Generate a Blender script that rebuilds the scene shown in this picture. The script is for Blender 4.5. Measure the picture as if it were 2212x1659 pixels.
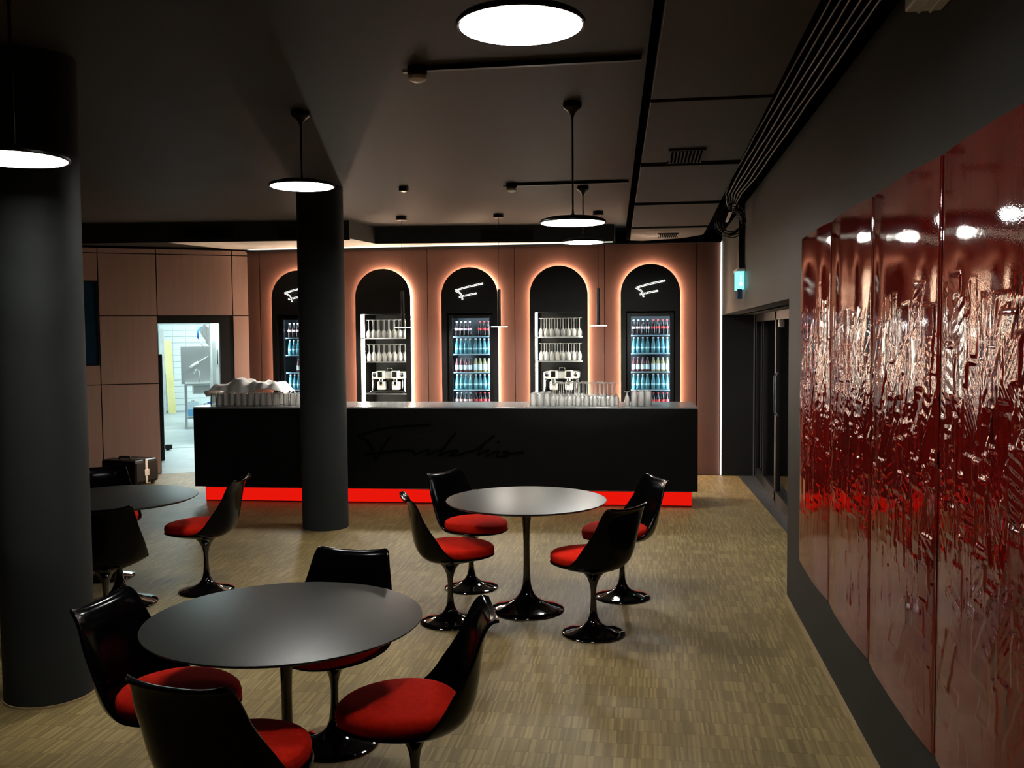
import bpy, math, random
import numpy as np
from mathutils import Vector, Matrix

for o in list(bpy.data.objects):
    bpy.data.objects.remove(o, do_unlink=True)
SC = bpy.context.scene
COL = SC.collection
PI = math.pi

# ------------------------------------------------------------------ camera, world, exposure
YAW, PITCH, ROLL, EYE = .1426, .0528, -.0082, 1.804
fw = Vector((-math.sin(YAW) * math.cos(PITCH), math.cos(YAW) * math.cos(PITCH), -math.sin(PITCH)))
rt = Vector((math.cos(YAW), math.sin(YAW), 0))
up = rt.cross(fw)
r2 = rt * math.cos(ROLL) + up * math.sin(ROLL)
u2 = -rt * math.sin(ROLL) + up * math.cos(ROLL)
cam_data = bpy.data.cameras.new('camera')
cam_data.sensor_width = 36
cam_data.lens = 2016 / 2212 * 36
cam_data.clip_start = .05
cam = bpy.data.objects.new('camera', cam_data)
M = Matrix.Identity(4)
for i in range(3):
    M[i][0], M[i][1], M[i][2] = r2[i], u2[i], -fw[i]
M[2][3] = EYE
cam.matrix_world = M
COL.objects.link(cam)
SC.camera = cam

world = bpy.data.worlds.new('world')
SC.world = world
world.use_nodes = True
world.node_tree.nodes['Background'].inputs[0].default_value = (.5, .6, .8, 1)
world.node_tree.nodes['Background'].inputs[1].default_value = .002

SC.view_settings.view_transform = 'Standard'
SC.view_settings.look = 'None'
SC.view_settings.exposure = 0.0
SC.view_settings.gamma = 1
SC.view_settings.use_curve_mapping = False
SC.cycles.max_bounces = 8
SC.cycles.transparent_max_bounces = 24
SC.cycles.sample_clamp_indirect = 4
SC.cycles.adaptive_threshold = .02

# light strengths (each is the emission of a lamp the room has)
L_PENDANT = 330
L_PENDANT_NEAR = 225
L_PENDANT_BAR = 620
L_ARCH = 160
L_KICK = .8
L_COVE = 9
L_CORNER = 5
L_KITCHEN = 62
L_COOLER = 85
L_SHELF = 75
L_SIGN = 2.4
L_SMALL = 290

# ------------------------------------------------------------------ materials
def mat(name, color, rough=.5, metal=0, spec=.5, emit=None, strength=0, coat=0):
    m = bpy.data.materials.new(name)
    m.use_nodes = True
    p = m.node_tree.nodes['Principled BSDF']
    p.inputs['Base Color'].default_value = (*color, 1)
    p.inputs['Roughness'].default_value = rough
    p.inputs['Metallic'].default_value = metal
    p.inputs['Specular IOR Level'].default_value = spec
    if coat:
        p.inputs['Coat Weight'].default_value = coat
        p.inputs['Coat Roughness'].default_value = .05
    if emit:
        p.inputs['Emission Color'].default_value = (*emit, 1)
        p.inputs['Emission Strength'].default_value = strength
    return m

def N(m, kind, **kw):
    n = m.node_tree.nodes.new(kind)
    for k, v in kw.items():
        setattr(n, k, v)
    return n

def link(m, a, b):
    m.node_tree.links.new(a, b)

def mottle(m, c1, c2, scale=(3, 3, 3), detail=4, bump=0, bscale=None, rough=None):
    """procedural colour variation (and fine relief) on a principled material"""
    p = m.node_tree.nodes['Principled BSDF']
    tc = N(m, 'ShaderNodeTexCoord')
    mp = N(m, 'ShaderNodeMapping')
    mp.inputs['Scale'].default_value = scale
    link(m, tc.outputs['Object'], mp.inputs['Vector'])
    nz = N(m, 'ShaderNodeTexNoise')
    nz.inputs['Scale'].default_value = 1
    nz.inputs['Detail'].default_value = detail
    link(m, mp.outputs[0], nz.inputs['Vector'])
    rp = N(m, 'ShaderNodeValToRGB')
    rp.color_ramp.elements[0].position = .3
    rp.color_ramp.elements[1].position = .7
    rp.color_ramp.elements[0].color = (*c1, 1)
    rp.color_ramp.elements[1].color = (*c2, 1)
    link(m, nz.outputs['Fac'], rp.inputs['Fac'])
    link(m, rp.outputs[0], p.inputs['Base Color'])
    if bump:
        mp2 = N(m, 'ShaderNodeMapping')
        mp2.inputs['Scale'].default_value = bscale or scale
        link(m, tc.outputs['Object'], mp2.inputs['Vector'])
        n2 = N(m, 'ShaderNodeTexNoise')
        n2.inputs['Scale'].default_value = 1
        n2.inputs['Detail'].default_value = 3
        link(m, mp2.outputs[0], n2.inputs['Vector'])
        b = N(m, 'ShaderNodeBump')
        b.inputs['Strength'].default_value = 1
        b.inputs['Distance'].default_value = bump
        link(m, n2.outputs['Fac'], b.inputs['Height'])
        link(m, b.outputs[0], p.inputs['Normal'])
    return m

def glass(name, tint=(1, 1, 1), rough=.02, ior=1.5, body=0.0, bodycol=(1, 1, 1)):
    """thin-walled glass: clear transmission plus Fresnel gloss, with an optional diffuse body colour"""
    m = bpy.data.materials.new(name)
    m.use_nodes = True
    nt = m.node_tree
    nt.nodes.clear()
    out = nt.nodes.new('ShaderNodeOutputMaterial')
    tr = nt.nodes.new('ShaderNodeBsdfTransparent')
    tr.inputs[0].default_value = (*tint, 1)
    gl = nt.nodes.new('ShaderNodeBsdfGlossy')
    gl.inputs['Roughness'].default_value = rough
    fr = nt.nodes.new('ShaderNodeFresnel')
    fr.inputs['IOR'].default_value = ior
    mx = nt.nodes.new('ShaderNodeMixShader')
    nt.links.new(fr.outputs[0], mx.inputs[0])
    base = tr.outputs[0]
    if body:
        df = nt.nodes.new('ShaderNodeBsdfDiffuse')
        df.inputs[0].default_value = (*bodycol, 1)
        tl = nt.nodes.new('ShaderNodeBsdfTranslucent')
        tl.inputs[0].default_value = (*bodycol, 1)
        ad = nt.nodes.new('ShaderNodeMixShader')
        nt.links.new(df.outputs[0], ad.inputs[1])
        nt.links.new(tl.outputs[0], ad.inputs[2])
        m2 = nt.nodes.new('ShaderNodeMixShader')
        m2.inputs[0].default_value = body
        nt.links.new(tr.outputs[0], m2.inputs[1])
        nt.links.new(ad.outputs[0], m2.inputs[2])
        base = m2.outputs[0]
    nt.links.new(base, mx.inputs[1])
    nt.links.new(gl.outputs[0], mx.inputs[2])
    nt.links.new(mx.outputs[0], out.inputs[0])
    return m

def lamp_mat(name, color, strength):
    m = bpy.data.materials.new(name)
    m.use_nodes = True
    nt = m.node_tree
    nt.nodes.clear()
    out = nt.nodes.new('ShaderNodeOutputMaterial')
    e = nt.nodes.new('ShaderNodeEmission')
    e.inputs[0].default_value = (*color, 1)
    e.inputs[1].default_value = strength
    nt.links.new(e.outputs[0], out.inputs[0])
    return m

def floor_mat():
    m = mat('end_grain_parquet', (.3, .22, .13), .5, 0, .45)
    p = m.node_tree.nodes['Principled BSDF']
    tc = N(m, 'ShaderNodeTexCoord')
    sx = N(m, 'ShaderNodeSeparateXYZ')
    link(m, tc.outputs['Object'], sx.inputs[0])
    def math_(op, a, b=None):
        n = N(m, 'ShaderNodeMath', operation=op)
        for i, v in enumerate((a, b)):
            if v is None:
                continue
            if isinstance(v, (int, float)):
                n.inputs[i].default_value = v
            else:
                link(m, v, n.inputs[i])
        return n.outputs[0]
    ROW, STRIP, BLOCK = .135, .0105, .15
    yr = math_('DIVIDE', sx.outputs['Y'], ROW)
    row = math_('FLOOR', yr)
    fr = math_('FRACT', yr)
    wn = N(m, 'ShaderNodeTexWhiteNoise', noise_dimensions='1D')
    link(m, row, wn.inputs['W'])
    xs = math_('ADD', sx.outputs['X'], math_('MULTIPLY', wn.outputs['Value'], .7))
    st = math_('FLOOR', math_('DIVIDE', xs, STRIP))
    bl = math_('FLOOR', math_('DIVIDE', xs, BLOCK))
    def wn2(a, b):
        c = N(m, 'ShaderNodeCombineXYZ')
        link(m, a, c.inputs[0])
        link(m, b, c.inputs[1])
        w = N(m, 'ShaderNodeTexWhiteNoise', noise_dimensions='3D')
        link(m, c.outputs[0], w.inputs['Vector'])
        return w.outputs['Value']
    v = math_('ADD', math_('MULTIPLY', wn2(st, row), .76), math_('MULTIPLY', wn2(bl, row), .24))
    rp = N(m, 'ShaderNodeValToRGB')
    e = rp.color_ramp.elements
    e[0].position, e[0].color = .05, (.200, .144, .058, 1)
    e[1].position, e[1].color = .98, (.40, .298, .128, 1)
    k = e.new(.5)
    k.color = (.265, .194, .078, 1)
    link(m, v, rp.inputs['Fac'])
    # row joints
    jt = math_('LESS_THAN', fr, .035)
    mx = N(m, 'ShaderNodeMixRGB', blend_type='MULTIPLY')
    mx.inputs[2].default_value = (.68, .65, .6, 1)
    link(m, math_('MULTIPLY', jt, .7), mx.inputs[0])
    link(m, rp.outputs[0], mx.inputs[1])
    # large soft wear
    nz = N(m, 'ShaderNodeTexNoise')
    nz.inputs['Scale'].default_value = 1.3
    nz.inputs['Detail'].default_value = 5
    link(m, tc.outputs['Object'], nz.inputs['Vector'])
    r2_ = N(m, 'ShaderNodeValToRGB')
    r2_.color_ramp.elements[0].position = .3
    r2_.color_ramp.elements[0].color = (.82, .80, .78, 1)
    r2_.color_ramp.elements[1].position = .7
    r2_.color_ramp.elements[1].color = (1.05, 1.03, 1, 1)
    link(m, nz.outputs['Fac'], r2_.inputs['Fac'])
    m3 = N(m, 'ShaderNodeMixRGB', blend_type='MULTIPLY')
    m3.inputs[0].default_value = 1
    link(m, mx.outputs[0], m3.inputs[1])
    link(m, r2_.outputs[0], m3.inputs[2])
    link(m, m3.outputs[0], p.inputs['Base Color'])
    b = N(m, 'ShaderNodeBump')
    b.inputs['Distance'].default_value = .0006
    link(m, math_('SUBTRACT', v, math_('MULTIPLY', jt, .6)), b.inputs['Height'])
    link(m, b.outputs[0], p.inputs['Normal'])
    return m

MT = {}
MT['floor'] = floor_mat()
MT['ceiling'] = mottle(mat('ceiling_paint', (.1, .09, .085), .6, 0, .2), (.032, .030, .027), (.039, .036, .033), (.6, .6, .6), 3)
MT['panel_ceiling'] = mottle(mat('acoustic_panel', (.1, .09, .085), .6, 0, .2), (.036, .034, .031), (.044, .041, .037), (1, 1, 1), 3)
MT['grey_wall'] = mottle(mat('grey_wall_paint', (.05, .05, .048), .6, 0, .15), (.020, .0225, .020), (.025, .0275, .0245), (2, 2, 2), 3)
MT['column'] = mottle(mat('column_paint', (.03, .032, .033), .65, 0, .12), (.021, .0235, .0235), (.026, .029, .0285), (2, 2, 2), 4)
MT['soffit_face'] = mat('soffit_paint', (.018, .02, .019), .6, 0, .3)
MT['soffit_under'] = mat('soffit_white', (.6, .59, .56), .6, 0, .3)
MT['terracotta'] = mottle(mat('rose_brown_panel', (.3, .15, .11), .5, 0, .35), (.108, .050, .037), (.13, .060, .045), (4, 4, .6), 4, .0003, (60, 60, 6))
MT['copper'] = mottle(mat('copper_brown_panel', (.3, .2, .17), .33, .35, .5), (.38, .245, .21), (.42, .275, .235), (30, 30, 1.2), 4, .0003, (200, 200, 4))
MT['black_board'] = mat('black_matte_board', (.008, .008, .008), .5, 0, .3)
MT['black_metal'] = mat('black_metal', (.01, .01, .011), .35, .2, .5)
MT['black_gloss'] = mat('black_gloss_shell', (.002, .002, .0024), .15, 0, .10)
MT['black_base'] = mat('black_lacquer_base', (.002, .002, .0025), .06, 0, .55, coat=.6)
MT['bar_black'] = mottle(mat('bar_black_laminate', (.006, .006, .0065), .6, 0, .10), (.0045, .0045, .005), (.006, .006, .0065), (3, 3, 3))
MT['script'] = mat('script_gloss_black', (.0012, .0012, .0013), .8, 0, .04)
MT['counter'] = mat('counter_stone', (.15, .155, .16), .25, 0, .5)
MT['cushion'] = mottle(mat('red_felt', (.5, .02, .01), .95, 0, .1), (.58, .012, .004), (.68, .018, .006), (40, 40, 40), 3, .001, (220, 220, 220))
MT['tabletop'] = mottle(mat('table_laminate', (.03, .033, .03), .36, 0, .24), (.015, .0168, .0138), (.018, .020, .0165), (90, 90, 90), 3)
MT['lamp'] = lamp_mat('pendant_diffuser', (1, .985, .92), L_PENDANT)
MT['lamp_near'] = lamp_mat('pendant_diffuser_near', (1, .985, .92), L_PENDANT_NEAR)
MT['lamp_bar'] = lamp_mat('pendant_diffuser_bar', (1, .985, .92), L_PENDANT_BAR)
MT['lamp_body'] = mat('lamp_bronze_black', (.012, .011, .01), .35, .5, .5)
MT['white'] = mat('white_plastic', (.75, .74, .7), .4)
MT['led_arch'] = lamp_mat('warm_led', (1, .68, .46), L_ARCH)
MT['led_red'] = lamp_mat('red_led', (1, .010, .004), L_KICK)
MT['led_cove'] = lamp_mat('neutral_led', (1, .96, .85), L_COVE)
MT['led_corner'] = lamp_mat('corner_led', (1, .96, .88), L_CORNER)
MT['led_shelf'] = lamp_mat('shelf_led', (1, .95, .78), L_SHELF)
MT['led_cooler'] = lamp_mat('cooler_led', (.62, .82, 1), L_COOLER)
MT['led_sign'] = lamp_mat('backlit_white', (1, 1, .88), L_SIGN)
MT['led_small'] = lamp_mat('small_disc_diffuser', (1, .95, .85), L_SMALL)
MT['led_exit'] = lamp_mat('exit_sign_face', (.15, .9, .85), 2.6)
MT['led_exit_white'] = lamp_mat('exit_sign_mark', (.8, 1, .98), 3.5)
MT['led_cabinet'] = lamp_mat('cabinet_led', (.95, 1, .95), 60)
MT['led_kitchen'] = lamp_mat('kitchen_lamp', (.80, 1, 1), L_KITCHEN)
MT['glass'] = glass('whitened_glass', (.97, .98, .97), .02, 1.55, .55, (1, 1, .96))  # white body colour stands in for the bright light caught by clear glass
MT['bar_glass'] = glass('bar_glass', (.97, .98, .97), .02, 1.6, .5, (1, 1, .98))  # clear glass whitened by its body colour to imitate strongly lit glasses
MT['door_glass'] = glass('door_glass', (.9, .95, .95), .01, 1.3)
MT['dark_glass'] = mat('dark_blue_glass', (.008, .028, .060), .16, 0, .8)
MT['facade_glass'] = glass('smoked_glass', (.92, .92, .95), .01, 1.18)
MT['teal'] = glass('teal_bottle_glass', (.45, .85, .95), .05, 1.5, .72, (.22, .60, .68))
MT['cola'] = mat('cola_bottle', (.02, .008, .006), .08, 0, .6)
MT['juice_dark'] = mat('dark_juice_bottle', (.12, .03, .03), .1, 0, .6)
MT['juice_gold'] = mat('golden_juice_bottle', (.33, .28, .13), .1, 0, .6)
MT['label_red'] = mat('red_label', (.62, .04, .04), .5)
MT['label_white'] = mat('white_label', (.72, .82, .85), .5)
MT['label_teal'] = mat('pale_teal_label', (.45, .75, .8), .5)
MT['label_pink'] = mat('pink_label', (.75, .45, .45), .5)
MT['cap'] = mat('bottle_cap', (.55, .5, .5), .35, .5)
MT['shelf_pale'] = mat('pale_shelf_edge', (.45, .62, .75), .3)
MT['steel'] = mat('brushed_steel', (.55, .56, .56), .3, .9)
MT['chrome'] = mat('polished_chrome', (.7, .7, .7), .12, 1)
MT['machine_white'] = mat('machine_white', (.72, .72, .68), .3)
MT['screen'] = mat('machine_screen', (.01, .01, .01), .1)
MT['cloth'] = mat('white_cloth', (.8, .77, .75), .9, 0, .1)
MT['tile'] = mat('white_wall_tile', (.72, .78, .78), .25)
MT['grout'] = mat('tile_grout', (.45, .52, .53), .8)
MT['vinyl'] = mottle(mat('pale_vinyl_floor', (.4, .43, .43), .4), (.34, .38, .39), (.46, .49, .49), (3, 3, 3), 5)
MT['yellow'] = mottle(mat('yellow_board', (.7, .62, .28), .5), (.62, .55, .22), (.75, .68, .34), (6, 6, 2))
MT['grey_board'] = mottle(mat('grey_board', (.45, .48, .48), .5), (.35, .38, .38), (.55, .58, .57), (6, 6, 3))
MT['blue'] = mat('blue_plastic', (.05, .22, .75), .4)
MT['canister'] = mat('translucent_canister', (.65, .78, .85), .4)
MT['canister_blue'] = mat('blue_fluid', (.16, .42, .75), .4)
MT['wood_trim'] = mottle(mat('wood_trim', (.34, .24, .12), .5), (.30, .21, .10), (.40, .29, .15), (30, 2, 30))
MT['stone'] = mottle(mat('dark_stone', (.06, .065, .07), .3), (.05, .055, .06), (.075, .08, .085), (5, 5, 5))
MT['paper_red'] = mat('red_print', (.6, .08, .04), .6)
MT['paper_white'] = mat('white_print', (.7, .7, .66), .6)
MT['cable'] = mat('grey_cable', (.20, .19, .17), .4, 0, .5)
MT['rubber'] = mat('black_rubber', (.008, .008, .008), .4)
MT['case'] = mat('suitcase_shell', (.004, .004, .005), .3, 0, .15)
MT['void'] = mat('void_black', (.002, .002, .002), 1, 0, 0)
MT['amber'] = mat('amber_drink', (.5, .14, .04), .3)

def art_mat():
    m = mat('red_lacquer', (.2, .004, .004), .045, 0, .42)
    p = m.node_tree.nodes['Principled BSDF']
    tc = N(m, 'ShaderNodeTexCoord')
    mp = N(m, 'ShaderNodeMapping')
    mp.inputs['Scale'].default_value = (1, 26, 4.2)
    link(m, tc.outputs['Object'], mp.inputs['Vector'])
    nz = N(m, 'ShaderNodeTexNoise')
    nz.inputs['Scale'].default_value = 1
    nz.inputs['Detail'].default_value = 6
    nz.inputs['Roughness'].default_value = .65
    link(m, mp.outputs[0], nz.inputs['Vector'])
    rp = N(m, 'ShaderNodeValToRGB')
    e = rp.color_ramp.elements
    e[0].position, e[0].color = .33, (.016, .004, .003, 1)
    e[1].position, e[1].color = .42, (.125, .0035, .002, 1)
    k = e.new(.75)
    k.color = (.165, .006, .003, 1)
    link(m, nz.outputs['Fac'], rp.inputs['Fac'])
    link(m, rp.outputs[0], p.inputs['Base Color'])
    # fine dimple
    n2 = N(m, 'ShaderNodeTexNoise')
    n2.inputs['Scale'].default_value = 160
    n2.inputs['Detail'].default_value = 2
    link(m, tc.outputs['Object'], n2.inputs['Vector'])
    b = N(m, 'ShaderNodeBump')
    b.inputs['Distance'].default_value = .0001
    link(m, n2.outputs['Fac'], b.inputs['Height'])
    link(m, b.outputs[0], p.inputs['Normal'])
    return m
MT['art'] = art_mat()

# ------------------------------------------------------------------ builders
class MB:
    def __init__(self):
        self.v, self.f = [], []
    def add(self, vs, fs):
        k = len(self.v)
        self.v += [tuple(p) for p in vs]
        self.f += [tuple(i + k for i in f) for f in fs]
        return self
    def box(self, x0, x1, y0, y1, z0, z1):
        return self.add([(x0, y0, z0), (x1, y0, z0), (x1, y1, z0), (x0, y1, z0), (x0, y0, z1), (x1, y0, z1), (x1, y1, z1), (x0, y1, z1)],
                        [(0, 3, 2, 1), (4, 5, 6, 7), (0, 1, 5, 4), (1, 2, 6, 5), (2, 3, 7, 6), (3, 0, 4, 7)])
    def prism(self, poly, z0, z1):
        """poly counter-clockwise in xy"""
        n = len(poly)
        vs = [(x, y, z0) for x, y in poly] + [(x, y, z1) for x, y in poly]
        fs = [tuple(range(n - 1, -1, -1)), tuple(range(n, 2 * n))]
        fs += [(i, (i + 1) % n, n + (i + 1) % n, n + i) for i in range(n)]
        return self.add(vs, fs)
    def lathe(self, prof, n=32, c=(0, 0, 0), sx=1, sy=1):
        vs, fs = [], []
        for r, z in prof:
            for k in range(n):
                a = 2 * PI * k / n
                vs.append((c[0] + sx * r * math.cos(a), c[1] + sy * r * math.sin(a), c[2] + z))
        m = len(prof)
        for i in range(m - 1):
            for k in range(n):
                a, b = i * n + k, i * n + (k + 1) % n
                fs.append((a, b, b + n, a + n))
        if prof[0][0] > 1e-6:
            fs.append(tuple(range(n - 1, -1, -1)))
        if prof[-1][0] > 1e-6:
            fs.append(tuple(range((m - 1) * n, m * n)))
        return self.add(vs, fs)
    def tube(self, pts, r, n=8, cap=True):
        pts = [Vector(p) for p in pts]
        rs = r if isinstance(r, (list, tuple)) else [r] * len(pts)
        vs, fs = [], []
        ref = None
        for i, p in enumerate(pts):
            t = (pts[min(i + 1, len(pts) - 1)] - pts[max(i - 1, 0)]).normalized()
            if ref is None:
                ref = t.orthogonal().normalized()
            ref = (ref - t * ref.dot(t))
            if ref.length < 1e-6:
                ref = t.orthogonal()
            ref.normalize()
            b = t.cross(ref)
            for k in range(n):
                a = 2 * PI * k / n
                vs.append(p + (ref * math.cos(a) + b * math.sin(a)) * rs[i])
        for i in range(len(pts) - 1):
            for k in range(n):
                a, c = i * n + k, i * n + (k + 1) % n
                fs.append((a, c, c + n, a + n))
        if cap:
            fs.append(tuple(range(n - 1, -1, -1)))
            fs.append(tuple(range((len(pts) - 1) * n, len(pts) * n)))
        return self.add(vs, fs)
    def grid(self, P):
        """P: list of rows of points"""
        R, Cn = len(P), len(P[0])
        return self.add([p for row in P for p in row],
                        [(i * Cn + j, i * Cn + j + 1, (i + 1) * Cn + j + 1, (i + 1) * Cn + j) for i in range(R - 1) for j in range(Cn - 1)])
    def build(self, name, m, parent=None, smooth=False, bevel=0, weld=False):
        me = bpy.data.meshes.new(name)
        me.from_pydata([tuple(p) for p in self.v], [], self.f)
        if smooth:
            me.polygons.foreach_set('use_smooth', [True] * len(me.polygons))
        me.materials.append(MT[m] if isinstance(m, str) else m)
        me.update()
        o = bpy.data.objects.new(name, me)
        COL.objects.link(o)
        if parent:
            o.parent = parent
        if bevel:
            b = o.modifiers.new('bevel', 'BEVEL')
            b.width = bevel
            b.segments = 2
            b.limit_method = 'ANGLE'
        if smooth == 'auto':
            try:
                me.set_sharp_from_angle(angle=math.radians(35))
            except Exception:
                pass
        return o

def tag(o, label=None, cat=None, group=None, kind=None):
    for k, v in (('label', label), ('category', cat), ('group', group), ('kind', kind)):
        if v:
            o[k] = v
    return o

def thing(name, label, cat, loc=(0, 0, 0), rz=0, group=None, kind=None):
    o = bpy.data.objects.new(name, None)
    o.empty_display_size = .05
    COL.objects.link(o)
    o.location = loc
    o.rotation_euler = (0, 0, rz)
    return tag(o, label, cat, group, kind)

def dup(root, loc, rz=0, label=None, group=None, scale=None):
    def cp(o, parent):
        c = o.copy()
        COL.objects.link(c)
        c.parent = parent
        for ch in list(o.children):
            cp(ch, c)
        return c
    r = cp(root, root.parent)
    r.location = loc
    r.rotation_euler = (0, 0, rz)
    if label:
        r['label'] = label
    if group:
        r['group'] = group
    if scale:
        r.scale = scale
    return r

def struct(o, label=None):
    o['kind'] = 'structure'
    if label:
        o['label'] = label
    return o

def catmull(pts, n):
    """resample a list of tuples by a Catmull-Rom spline to n points"""
    P = np.array(pts, float)
    m = len(P)
    out = []
    for t in np.linspace(0, m - 1, n):
        i = min(int(t), m - 2)
        f = t - i
        p0, p1, p2, p3 = P[max(i - 1, 0)], P[i], P[i + 1], P[min(i + 2, m - 1)]
        out.append(.5 * ((2 * p1) + (-p0 + p2) * f + (2 * p0 - 5 * p1 + 4 * p2 - p3) * f * f + (-p0 + 3 * p1 - 3 * p2 + p3) * f ** 3))
    return np.array(out)

# ================================================================== STRUCTURE
CEIL = 3.18
WALLX = .95
BACK = 12.05
struct(MB().prism([(-11, -3.2), (1.0, -3.2), (1.0, 6.6), (1.262, 8.5), (1.15, 12.0), (-5.28, 12.05), (-11, 9.0)], -.05, 0).build('floor', 'floor'),
       'brown end-grain parquet floor of narrow upright strips')
struct(MB().prism([(1.0, 6.6), (1.6, 6.6), (1.6, 12.1), (1.15, 12.1), (1.15, 12.0), (1.262, 8.5)], -.05, .002).build('floor_threshold', 'stone'),
       'dark stone floor strip in front of the glazed side doors')
struct(MB().box(-11.2, 1.3, -3.4, -3.2, 0, CEIL).build('wall_rear', 'grey_wall'))
struct(MB().box(-11.2, -11, -3.2, 9.2, 0, CEIL).build('wall_far_side', 'grey_wall'))

# ceiling: main slab, lower strip of acoustic panels on the right, soffit at the back
ceil = struct(MB().prism([(-11, -3.2), (.286, -3.2), (-.256, 12.3), (-11, 12.3)], CEIL, CEIL + .1).build('ceiling', 'ceiling'),
              'dark warm grey painted ceiling')
MB().box(-.3, 1.3, -3.2, 12.6, CEIL + .06, CEIL + .12).build('ceiling_void', 'void', ceil)
MB().prism([(.287, -3.2), (.32, -3.2), (-.215, 12.3), (-.255, 12.3)], 3.005, CEIL + .06).build('ceiling_edge', 'void', ceil)
def panelx(y):
    return .0128 - .0316 * (y - 4.82) + .012, .624 + .009 * (y - 4.8)
seams = [(-1.0, 1.35), (1.42, 3.1), (3.16, 4.78), (4.84, 6.52), (6.68, 8.48), (8.66, 10.40), (10.58, 11.72)]
for i, (a, b) in enumerate(seams):
    (l0, r0), (l1, r1) = panelx(a), panelx(b)
    if i == len(seams) - 1:
        poly = [(l0, a), (r0, a), (r0 + .0, 11.35), (r0 - .22, 11.72), (l1 + .15, 11.95), (l1, 11.86)]
    else:
        poly = [(l0, a), (r0, a), (r1, b), (l1, b)]
    pn = MB().prism(poly, 2.97, 3.0).build('ceiling_panel', 'panel_ceiling', ceil, bevel=.004)
    if i in (4, 6):
        y0, y1 = (6.04, 6.40) if i == 4 else (11.2, 11.5)
        if i == 4:
            y0, y1 = 6.06 + .56, 6.06 + .56
        vx0, vx1 = .16, .365
        vy0, vy1 = (6.08, 6.5) if i == 4 else (11.12, 11.5)
        mb = MB()
        mb.box(vx0 - .015, vx1 + .015, vy0 - .015, vy0, 2.958, 2.97).box(vx0 - .015, vx1 + .015, vy1, vy1 + .015, 2.958, 2.97)
        for k in range(10):
            x = vx0 + (vx1 - vx0) * k / 9
            mb.box(x - .004, x + .004, vy0, vy1, 2.955, 2.97)
        mb.build('vent_slats', 'grey_wall', pn)
        MB().box(vx0, vx1, vy0, vy1, 2.966, 2.969).build('vent_recess', 'void', pn)

# soffit (boxed duct) in front of the bar wall
sof = struct(MB().prism([(-11, 10.02), (-6.6, 10.53), (-3.50, 10.82), (-3.38, 11.50), (-.39, 11.88), (-.39, 12.35), (-11, 12.35)], 2.99, CEIL).build('ceiling_soffit', 'soffit_face'),
             'dark boxed duct running under the ceiling in front of the bar wall')
MB().prism([(-5.95, 10.64), (-3.53, 10.85), (-3.41, 11.53), (-.42, 11.91), (-.42, 12.35), (-5.4, 12.35)], 2.978, 2.991).build('soffit_underside', 'soffit_under', sof)
lip = [(-11, 10.02), (-6.6, 10.53), (-3.50, 10.82), (-3.38, 11.50), (-.39, 11.88)]
for a_, b_ in zip(lip[:-1], lip[1:]):
    MB().prism([a_, b_, (b_[0], b_[1] + .03), (a_[0], a_[1] + .03)], 2.948 if a_[0] < -6 else 2.966, 2.991).build('soffit_lip', 'soffit_face', sof)
def grille(x0, x1, y0, y1, z0, z1):
    """slatted vent let into the soffit face between two plan points"""
    a, b = Vector((x0, y0, 0)), Vector((x1, y1, 0))
    t = (b - a).normalized()
    nrm = Vector((t.y, -t.x, 0))
    fr = MB()
    def slab(z_0, z_1, d0, d1):
        p = [a + nrm * d0, b + nrm * d0, b + nrm * d1, a + nrm * d1]
        fr.prism([(q.x, q.y) for q in (p[3], p[2], p[1], p[0])], z_0, z_1)
    for k in range(7):
        z = z0 + (z1 - z0) * k / 6
        slab(z - .004, z + .004, 0, .012)
    fr.build('soffit_vent', 'black_metal', sof)
grille(-4.35, -3.60, 10.735, 10.808, 2.985, 3.10)
grille(-2.05, -1.40, 11.669, 11.752, 2.995, 3.12)
grille(-5.5, -4.9, 10.63, 10.688, 2.985, 3.10)

# bar wall of rose-brown panels with openings for the five arched niches
wb = struct(MB().box(-5.4, 1.4, 12.75, 12.85, 0, 3.18).build('wall_back', 'void'), 'rose-brown panelled wall behind the bar')
AC = [-4.58, -3.423, -2.265, -1.105, .0575]          # arch centres
SEAM = [-5.16, -4.0, -2.845, -1.686, -.523, .638]
HW = .372
TOPZ = 2.68
for i, c in enumerate(AC):
    x0, x1 = SEAM[i] + .004, SEAM[i + 1] - .004
    mb = MB()
    h0, h1, hz = c - .33, c + .33, 2.12
    mb.box(x0, h0, BACK, BACK + .03, 0, 2.94).box(h1, x1, BACK, BACK + .03, 0, 2.94).box(h0, h1, BACK, BACK + .03, hz, 2.94)
    mb.build('wall_panel', 'terracotta', wb)
MB().box(.646, .925, BACK, BACK + .03, 0, 2.94).build('wall_panel', 'terracotta', wb)
MB().box(-5.33, -5.168, BACK, BACK + .03, 0, 2.94).build('wall_panel', 'terracotta', wb)
MB().box(-5.33, .94, BACK - .05, BACK + .05, 2.94, 2.952).build('cove_ledge', 'black_metal', wb)
MB().box(-5.3, .93, BACK - .02, BACK + .03, 2.952, 2.956).build('cove_light', 'led_cove', wb)
MB().box(-5.33, .94, BACK - .05, BACK - .042, 2.952, 2.962).build('cove_lip', 'black_metal', wb)
MB().box(.933, .945, BACK - .03, BACK - .01, .01, 2.955).build('corner_light', 'led_corner', wb)

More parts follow.
